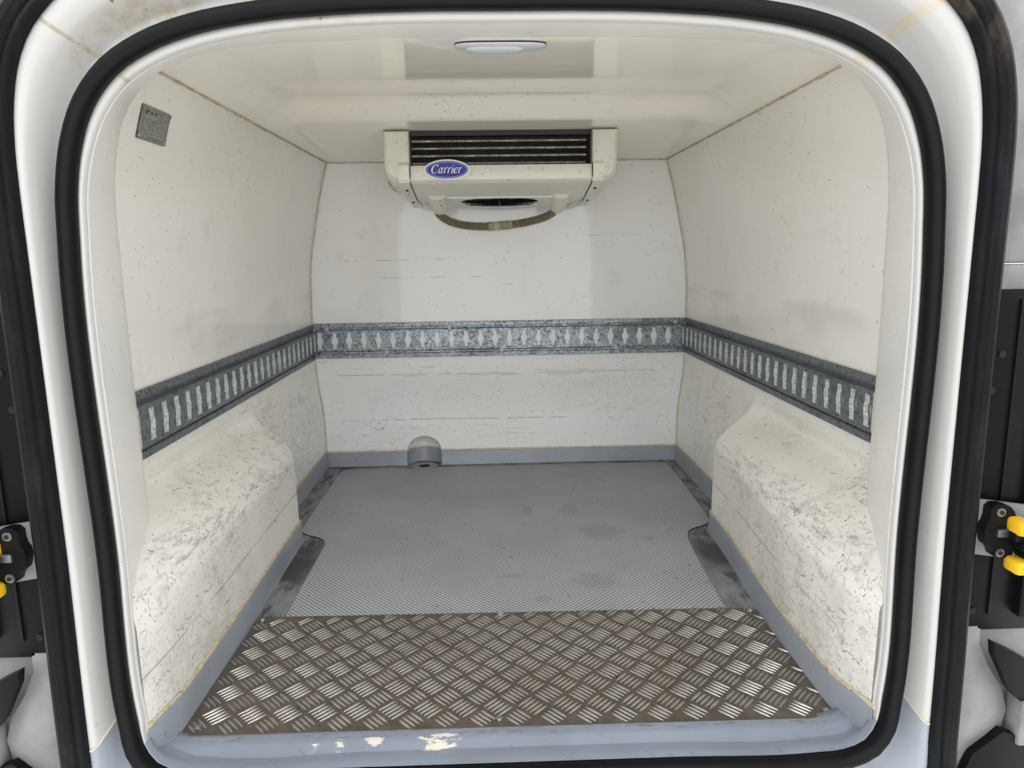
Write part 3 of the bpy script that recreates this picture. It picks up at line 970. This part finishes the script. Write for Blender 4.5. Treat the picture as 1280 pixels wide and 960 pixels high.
# centre casing
prof = [(1.700, .836), (1.680, .838), (1.6765, .832), (1.676, .815), (1.678, .806), (1.685, .800), (1.698, .797), (1.80, .7800), (1.806, .7780), (1.82, .7768), (1.845, .7762)]
xs = [EX - .207, EX - .2065, EX - .10, EX, EX + .10, EX + .2065, EX + .207]
mb = MB()
mb.add([(x, y, z) for x in xs for y, z in prof], grid_faces(len(xs), len(prof)))
# underside plate with the round fan opening
FX, FY, FR = EX - .002, 1.930, .102
def uz(y): return .7762 - .016 * (y - 1.845)
hole = [(FX + FR * math.cos(a), FY + FR * math.sin(a)) for a in np.linspace(0, 2 * math.pi, 48, endpoint=False)]
mb.poly([(EX - .207, 1.818), (EX + .207, 1.818), (EX + .207, 2.10), (EX - .207, 2.10)], [hole], lambda a, b, d: (a, b, uz(b) + d), .004)
mb.build('casing', M['casing'], ev, auto=30)
mb = MB(); mb.box(EX - .207, EX + .207, 1.716, 2.115, .80, .9035)
mb.build('inner_box', M['coil_dark'], ev, smooth=False)
mb = MB()
mb.box(EX - .135, EX + .140, 1.806, 1.813, .7745, .781, bev=.001)
mb.build('tray_lip', M['casing'], ev)
# coil with fins and tubes
mb = MB()
for i in range(118):
    x = EX - .203 + i * .406 / 117
    mb.box(x - .0003, x + .0003, 1.691, 1.718, .839, .9015)
mb.build('cooling_fins', M['fin'], ev, smooth=False)
for z in (.8925, .8765, .8600, .8430):
    mb = MB()
    pts = [(EX - .203 + .398 * i / 708, 1.6915, z) for i in range(709)]
    mb.sweep(pts, lambda i: .0027 + .0013 * math.sin(2 * math.pi * i / 8.05), n=8)
    mb.build('coil_tube', M['tube'], ev)
for s in (-1, 1):
    # end cap lofted front to back
    secs = []
    def sec(y, xo, zt, zb, xi, zi, r):
        # outer top, outer bottom rounded to inner bottom, inner top
        P = [(xi, zt), (xo, zt), (xo - .001, zb + r * 2.1)]
        for a in np.linspace(0, 1, 7):
            # quadratic curve round the lower outer corner
            p0 = np.array((xo - .002, zb + r * 1.5)); p1 = np.array((xo - .006, zb + .002)); p2 = np.array((xo - r * 1.5, zb))
            P.append(tuple(p0 * (1 - a) ** 2 + 2 * p1 * a * (1 - a) + p2 * a * a))
        P += [(xi + .012, zb - .0005), (xi, zi)]
        return [(EX + s * x, y, z) for x, z in P]
    secs.append(sec(1.676, .258, .909, .812, .207, .814, .012))
    secs.append(sec(1.6705, .263, .9115, .806, .207, .808, .016))
    secs.append(sec(1.676, .266, .9125, .801, .207, .803, .018))
    secs.append(sec(1.72, .270, .9125, .795, .207, .795, .022))
    secs.append(sec(1.85, .272, .908, .780, .207, .779, .030))
    secs.append(sec(2.00, .262, .908, .770, .190, .768, .034))
    secs.append(sec(2.10, .250, .908, .765, .180, .764, .036))
    n = len(secs[0])
    mb = MB()
    v = [p for q in secs for p in q]
    f = []
    for a in range(len(secs) - 1):
        for k in range(n):
            f.append((a * n + k, a * n + (k + 1) % n, (a + 1) * n + (k + 1) % n, (a + 1) * n + k))
    f.append(tuple(range(n))[::-1]); f.append(tuple((len(secs) - 1) * n + k for k in range(n)))
    mb.add(v, f)
    cap = mb.build('end_cap', M['casing'], ev, auto=35)
    ORG[cap.name] = ORG[ev.name]
    # raised strap and gap between cap and casing
    mb = MB()
    pts = [(1.6690, .838), (1.6690, .812), (1.674, .800), (1.69, .7945), (1.80, .7785), (1.98, .765)]
    for w0, w1, dz in ((.209, .233, 0.0),):
        v = []
        for y, z in pts:
            v += [(EX + s * w0, y, z), (EX + s * w1, y, z), (EX + s * w1, y + .006, z + .006), (EX + s * w0, y + .006, z + .006)]
        ff = []
        for a in range(len(pts) - 1):
            for k in range(4):
                ff.append((a * 4 + k, a * 4 + (k + 1) % 4, a * 4 + 4 + (k + 1) % 4, a * 4 + 4 + k))
        ff.append((3, 2, 1, 0)); ff.append(tuple(len(pts) * 4 - 4 + k for k in range(4)))
        mb.add(v, ff)
    mb.build('corner_strap', M['casing'], ev, auto=30)
    mb = MB()
    mb.sweep([(EX + s * .2075, 1.6745, .838), (EX + s * .2075, 1.6750, .812), (EX + s * .2078, 1.684, .7985), (EX + s * .209, 1.80, .7785), (EX + s * .211, 1.88, .770)], .0009, n=6)
    mb.build('joint_gap', M['black_gap'], ev)
    for (y, z) in ((1.725, .7885), (1.86, .7715)):
        mb = MB(); mb.cyl((EX + s * .221, y, z - .001), (0, -.14, -1), .0036, .003, n=14, bev=.0008)
        sc = mb.build('cap_screw', M['coil_dark'], ev)
    # hose port
    mb = MB()
    xx = EX + (-.158 if s < 0 else .148)
    mb.sweep([(xx, 1.80, .792), (xx, 1.835, .779), (xx + s * -.002, 1.865, .764), (xx + s * -.004, 1.880, .752)], lambda i: (.024, .025, .022, .0175)[i], n=24)
    mb.build('hose_port', M['casing'], ev)
# dark slab put in as a shadow line above the unit
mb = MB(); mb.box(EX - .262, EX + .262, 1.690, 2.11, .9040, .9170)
mb.build('top_shadow_line', M['coil_dark'], ev, smooth=False)
# fan
mb = MB()
v = [(FX + (FR + .0) * math.cos(a), FY + (FR + .0) * math.sin(a), z) for z in (.777, .798) for a in np.linspace(0, 2 * math.pi, 48, endpoint=False)]
mb.add(v, [(i, (i + 1) % 48, 48 + (i + 1) % 48, 48 + i) for i in range(48)])
fan = mb.build('fan_shroud', M['coil_dark'], ev)
ORG[fan.name] = ORG[ev.name]
mb = MB()
for b in range(7):
    a0 = 2 * math.pi * b / 7
    v = []
    for r in np.linspace(.022, FR - .006, 6):
        for q in (-.32, 0, .32):
            a = a0 + q * (1.0 - .25 * r / FR) + r * 3
            v.append((FX + r * math.cos(a), FY + r * math.sin(a), .788 + q * .018))
    mb.add(v, grid_faces(6, 3))
mb.build('fan_blades', M['black_plastic'], ev)
mb = MB()
mb.cyl((FX, FY, .783), (0, 0, 1), .026, .012, n=28, bev=.003)
mb.build('fan_hub', M['black_plastic'], ev)
mb = MB()
for r in (.03, .045, .06, .075, .09):
    mb.sweep([(FX + r * math.cos(a), FY + r * math.sin(a), .7705 - .003 * (1 - (r / .09) ** 2)) for a in np.linspace(0, 2 * math.pi, 40, endpoint=False)], .0011, n=5, closed=True)
for a in (.5, 1.55, 2.6, 3.65, 4.7, 5.75):
    mb.sweep([(FX + r * math.cos(a), FY + r * math.sin(a), .7700 - .003 * (1 - (r / .09) ** 2)) for r in (.0, .05, .094)], .0016, n=6)
mb.build('fan_guard', M['black_plastic'], ev)
# badge
def ellipse(rx, rz, n=64): return [(rx * math.cos(a), rz * math.sin(a)) for a in np.linspace(0, 2 * math.pi, n, endpoint=False)]
BX, BZ, BY = EX - .1235, .8275, 1.6715
def bf(y): return lambda u, v, d: (BX + u, y + d + u * u * .2, BZ + v)
mb = MB(); mb.poly(ellipse(.0515, .0225), [], bf(BY), .004)
badge = mb.build('badge', M['badge_white'], ev, smooth=False)
ORG[badge.name] = ORG[ev.name]
mb = MB(); mb.poly(ellipse(.0478, .0190), [], bf(BY - .0006), .001)
mb.build('badge_field', M['badge_blue'], badge, smooth=False)
mb = MB(); mb.poly(ellipse(.0452, .0168), [ellipse(.0446, .0162)], bf(BY - .0009), .0006)
mb.build('badge_line', M['badge_white'], badge, smooth=False)
# lettering: hand-laid italic serif strokes (polylines with pen widths)
def pen(mb, pts, ws, y0, z0, x0, sc, shear=.25):
    """variable-width stroke in the plane of the badge"""
    P = cr(pts, max(8, len(pts) * 5)) if len(pts) > 2 else np.array(pts, float)
    n = len(P)
    w = np.interp(np.linspace(0, 1, n), np.linspace(0, 1, len(ws)), ws)
    t = np.gradient(P, axis=0); t /= np.maximum(np.linalg.norm(t, axis=1), 1e-9)[:, None]
    nn = np.stack([-t[:, 1], t[:, 0]], -1)
    a = P + nn * w[:, None]; b = P - nn * w[:, None]
    def W(p, d):
        x = (p[0] + shear * p[1]) * sc + x0
        return (BX + x, y0 + d + x * x * .2, z0 + p[1] * sc)
    v = [W(p, 0) for p in a] + [W(p, 0) for p in b]
    mb.add(v, [(i, i + 1, n + i + 1, n + i) for i in range(n - 1)])
GL = {
 'C': ([([(1.02, 1.10), (.95, 1.33), (.70, 1.42), (.38, 1.32), (.12, .95), (.10, .48), (.32, .10), (.62, 0), (.88, .10), (1.02, .32)], [.03, .05, .06, .09, .13, .13, .09, .06, .04, .03]), ([(1.03, 1.46), (1.00, 1.08)], [.05, .04])], 1.16),
 'a': ([([(.62, .72), (.48, .92), (.30, .90), (.12, .62), (.10, .25), (.24, .02), (.42, .12), (.60, .45)], [.04, .05, .06, .09, .10, .06, .04, .03]), ([(.68, .95), (.60, .45), (.60, .08), (.74, .04), (.84, .2)], [.09, .09, .09, .05, .02])], .86),
 'r': ([([(.0, .82), (.10, .92), (.20, .90), (.19, .60), (.16, 0)], [.02, .04, .09, .09, .09]), ([(.18, .5), (.30, .80), (.44, .95), (.56, .88)], [.03, .05, .06, .09])], .62),
 'i': ([([(.0, .82), (.10, .92), (.20, .90), (.17, .50), (.17, .1), (.26, .02), (.38, .16)], [.02, .04, .09, .09, .09, .05, .02]), ([(.20, 1.22), (.20, 1.38)], [.09, .09])], .42),
 'e': ([([(.12, .46), (.38, .52), (.58, .68), (.54, .90), (.36, .95), (.14, .70), (.08, .34), (.22, .04), (.44, .04), (.62, .22)], [.03, .03, .04, .05, .05, .09, .11, .08, .05, .02])], .70),
}
mb = MB()
word = 'Carrier'
sc = .0128
tw = sum(GL[c][1] for c in word) * sc * 1.08
x = -tw / 2 - .002
for c in word:
    for pts, ws in GL[c][0]:
        pen(mb, pts, ws, BY - .0012, BZ - .0078, x, sc)
    x += GL[c][1] * sc * 1.08
obj('badge_lettering', mb.v, mb.f, M['badge_white'], badge, smooth=False)
# drain hose between the two ports
ctl = [(-.163, .7545), (-.158, .742), (-.140, .7275), (-.112, .7165), (-.075, .7105), (-.035, .709), (.0, .7105), (.040, .7145), (.080, .7215), (.112, .7305), (.135, .743), (.143, .7535)]
P2 = cr([(EX + a, b) for a, b in ctl], 420)
hp = [(p[0], 1.879 - .012 * math.sin(math.pi * i / 419), p[1]) for i, p in enumerate(P2)]
mb = MB()
mb.sweep(hp, lambda i: .0100 + .0017 * math.sin(2 * math.pi * i / 7.0), n=14)
hose = mb.build('drain_hose', M['hose'], ev)
ORG[hose.name] = ORG[ev.name]
mid = [p for p in hp if -.032 < p[0] - EX < .028]
mb = MB(); mb.sweep(mid, lambda i: .0114 + .0016 * math.sin(2 * math.pi * i / 8.0), n=14)
mb.build('hose_joint', M['hose_joint'], hose)
# brown cable loop beside the left cap
cb = MB()
pts = [(-.300, 2.095, .882), (-.312, 2.10, .862), (-.308, 2.10, .835), (-.285, 2.10, .818), (-.255, 2.10, .812)]
P3 = cr([(p[0], p[2]) for p in pts], 24)
cb.sweep([(p[0], 2.112, p[1]) for p in P3], .0022, n=6)
cb.build('cable', M['sealant_clean'], ev)

# ------------------------------------------------------------------ ceiling lamp
lp = thing('ceiling_lamp', 'small oblong clear interior lamp fixed to the ceiling near the door', 'lamp', (-.006, 1.045, .915))
def lz(y): return float(ceil_z(0, y))
mb = MB()
def blob(mb, cx, cy, rx, ry, h, top, n=40, m=8):
    v = []; f = []
    for j in range(m + 1):
        t = j / m
        k = math.sqrt(max(0, 1 - t ** 3))
        for i in range(n):
            a = 2 * math.pi * i / n
            ca, sa = math.cos(a), math.sin(a)
            e = .55
            x = cx + rx * k * math.copysign(abs(ca) ** e, ca); y = cy + ry * k * math.copysign(abs(sa) ** e, sa)
            v.append((x, y, top(y) - h * t))
    for j in range(m):
        for i in range(n):
            f.append((j * n + i, j * n + (i + 1) % n, (j + 1) * n + (i + 1) % n, (j + 1) * n + i))
    f.append(tuple(m * n + i for i in range(n)))
    mb.add(v, f)
blob(mb, -.006, 1.033, .064, .028, .003, lambda y: lz(y) + .001)
mb.build('gasket', M['black_gap'], lp)
mb = MB(); blob(mb, -.006, 1.033, .062, .026, .005, lambda y: lz(y) - .0015)
mb.build('housing', M['lens'], lp)
mb = MB(); blob(mb, -.014, 1.036, .040, .020, .005, lambda y: lz(y) - .0055)
mb.build('lamp_lens', M['lens'], lp)

# ------------------------------------------------------------------ maker's plate on the left wall
ip = thing('data_plate', 'small grey riveted data plate high on the left side wall', 'plate', (-.52, 1.12, .829))
def ipf(u, v, d):
    y = 1.076 + u + (v - .024) * .22; z = .806 + v
    return (-(float(half_width(-1, y, z)) - .0022 + d), y, z)
N_ = 6
mb = MB()
us = np.linspace(0, .088, 10); vs = np.linspace(0, .048, 8)
mb.add([ipf(u, v_, 0) for u in us for v_ in vs], grid_faces(len(us), len(vs)))
mb.add([ipf(u, v_, -.0 + .002) for u in us for v_ in vs], grid_faces(len(us), len(vs)))
mb.build('sheet', M['idplate'], ip, smooth=True)
for (u, v_) in ((.004, .044), (.084, .044), (.004, .004), (.084, .004)):
    c = ipf(u, v_, -.0008)
    mb = MB(); mb.cyl(c, (1, 0, -.2), .0032, .003, n=14, bev=.0009)
    mb.build('rivet', M['screw'], ip)
def lines(name, segs, mat, h):
    mb = MB()
    for (u0, u1, v_) in segs:
        q = [ipf(u0, v_, -.0006), ipf(u1, v_, -.0006), ipf(u1, v_ + h, -.0006), ipf(u0, v_ + h, -.0006)]
        mb.add(q, [(0, 1, 2, 3)])
    obj(name, mb.v, mb.f, mat, ip, smooth=False)
lines('dark_printing', [(.012, .020, .0395), (.012, .016, .0365), (.026, .032, .0385), (.038, .046, .0390)], M['ink'], .0022)
lines('pale_printing', [(.012, .050, .0335), (.012, .044, .0315), (.030, .075, .0130), (.030, .080, .0075), (.044, .070, .0100), (.012, .024, .0200), (.012, .022, .0165), (.052, .058, .0240), (.052, .070, .0180)], M['pale_print'], .0009)

# ------------------------------------------------------------------ outer pillars, door checks and doors
ZB = .585
for s, side in ((-1, 'left'), (1, 'right')):
    cx = CXA
    xo = lambda d: cx + s * d
    def bx(mb, d0, d1, y0, y1, z0, z1, bev=.0, mi=0):
        a, b = sorted((xo(d0), xo(d1)))
        mb.box(a, b, y0, y1, z0, z1, mi, bev)
    # weathered metal of the upper pillar, lower pillar foot
    mb = MB()
    bx(mb, .520, .66, .800, .83, ZB + .03, .94, .004)
    bx(mb, .520, .66, .796, .83, ZB, ZB + .029, .003)
    mb.build('wall_pillar_%s' % side, M['body_weathered'])
    pil = bpy.data.objects['wall_pillar_%s' % side]
    tag(pil, kind='structure')
    # pressed step and bulging foot
    mb = MB()
    bx(mb, .520, .66, .806, .83, -.12, .165, .004)
    rows = []
    for z, bulge, wd in ((.174, .0, .040), (.160, .001, .041), (.150, .002, .041), (.146, .006, .043), (.12, .010, .055), (.09, .013, .075), (.06, .013, .085), (.03, .010, .080), (.0, .006, .05), (-.025, .002, .02)):
        rows.append([(xo(.535 + wd * t), .793 - bulge * math.sin(math.pi * min(1, .25 + t * .75)) - .001, z) for t in np.linspace(0, 1, 12)])
    mb.add([p for r in rows for p in r], grid_faces(len(rows), 12))
    bx(mb, .622, .66, .770, .80, .022, .082, .004)
    mb.build('foot_panel', M['body_weathered'], pil)
    # black plastic covering between
    mb = MB()
    bx(mb, .520, .66, .792, .828, .168, ZB, .003)
    bx(mb, .580, .583, .789, .80, .19, ZB - .01, .001)
    bx(mb, .612, .66, .780, .80, .19, ZB - .01, .003)
    mb.build('black_cladding', M['black_plastic'], pil, auto=30)
    for dd, zz in ((.565, .512), (.557, .470), (.562, .195)):
        mb = MB(); mb.cyl((xo(dd), .7915, zz), (0, 1, 0), .0045, .003, n=14, bev=.0008)
        mb.build('cladding_clip', M['black_gap'], pil)
    # black brackets over the foot
    mb = MB()
    F = lambda u, v, d: (xo(u), .775 + d, v)
    mb.poly([(.582, .160), (.605, .149), (.68, .105), (.68, .060), (.628, .078), (.616, .088), (.607, .098), (.597, .119), (.585, .142)], [], F, .012)
    mb.poly([(.545, -.05), (.560, -.02), (.570, .010), (.606, .040), (.628, .032), (.68, .03), (.68, -.06)], [], F, .012)
    mb.build('black_bracket', M['black_plastic'], pil, auto=30)

def door_check(label, s):
    t = thing('door_check', label, 'door latch', (CXA + s * .560, .78, .30), 'door checks on both pillars')
    xo = lambda d: CXA + s * d
    F = lambda y: (lambda u, v, d: (xo(u), y + d, v))
    bxx = lambda m, a0, a1, *k, **kw: m.box(*sorted((xo(a0), xo(a1))), *k, **kw)
    mb = MB(); mb.poly([(.535, .345), (.600, .335), (.650, .330), (.650, .258), (.606, .266), (.535, .277)], [], F(.778), .004)
    mb.build('mounting_plate', M['bracket'], t, smooth=False)
    mb = MB()
    ol = smooth_poly([(.552, .341), (.572, .341), (.582, .330), (.582, .318), (.588, .314), (.588, .292), (.584, .288), (.582, .276), (.562, .275), (.558, .287), (.549, .293), (.546, .313), (.552, .322)], 1)
    mb.poly(ol, [], F(.764), .014)
    bxx(mb, .572, .60, .748, .775, .300, .312, bev=.003)
    bxx(mb, .578, .66, .742, .772, .290, .303, bev=.004)
    bxx(mb, .584, .66, .744, .770, .303, .315, bev=.004)
    bxx(mb, .588, .612, .750, .774, .276, .290, bev=.005)
    mb.build('housing', M['black_plastic'], t, auto=30)
    mb = MB(); bxx(mb, .560, .574, .7595, .766, .302, .312, bev=.002)
    mb.build('roller', M['rivet'], t)
    for x, z in ((.5625, .3325), (.566, .283)):
        mb = MB(); mb.cyl((xo(x), .7625, z), (0, 1, 0), .0052, .004, n=20, bev=.001)
        bo = mb.build('bolt', M['rivet'], t)
        mb = MB(); mb.cyl((xo(x), .7602, z), (0, 1, 0), .0026, .001, n=8)
        mb.build('bolt_socket', M['black_gap'], bo)
    for (u0, u1, z0, z1) in ((.572, .590, .309, .327), (.574, .592, .262, .279)):
        mb = MB(); bxx(mb, u0, u1, .742, .768, z0, z1, bev=.0045)
        mb.build('release_tab', M['yellow'], t)
    return t
door_check('black door check with yellow tabs on the left door pillar', -1)
door_check('black door check with yellow tabs on the right door pillar', 1)

for s, side, lab in ((-1, 'door_1', None), (1, 'door_2', None)):
    x = CXA + s * .612
    mb = MB()
    a, b = sorted((x, x + s * .04))
    mb.box(a, b, .20, .715, -.15, .93, bev=.006)
    o = mb.build(side, M['door_white'])
    tag(o, kind='structure')
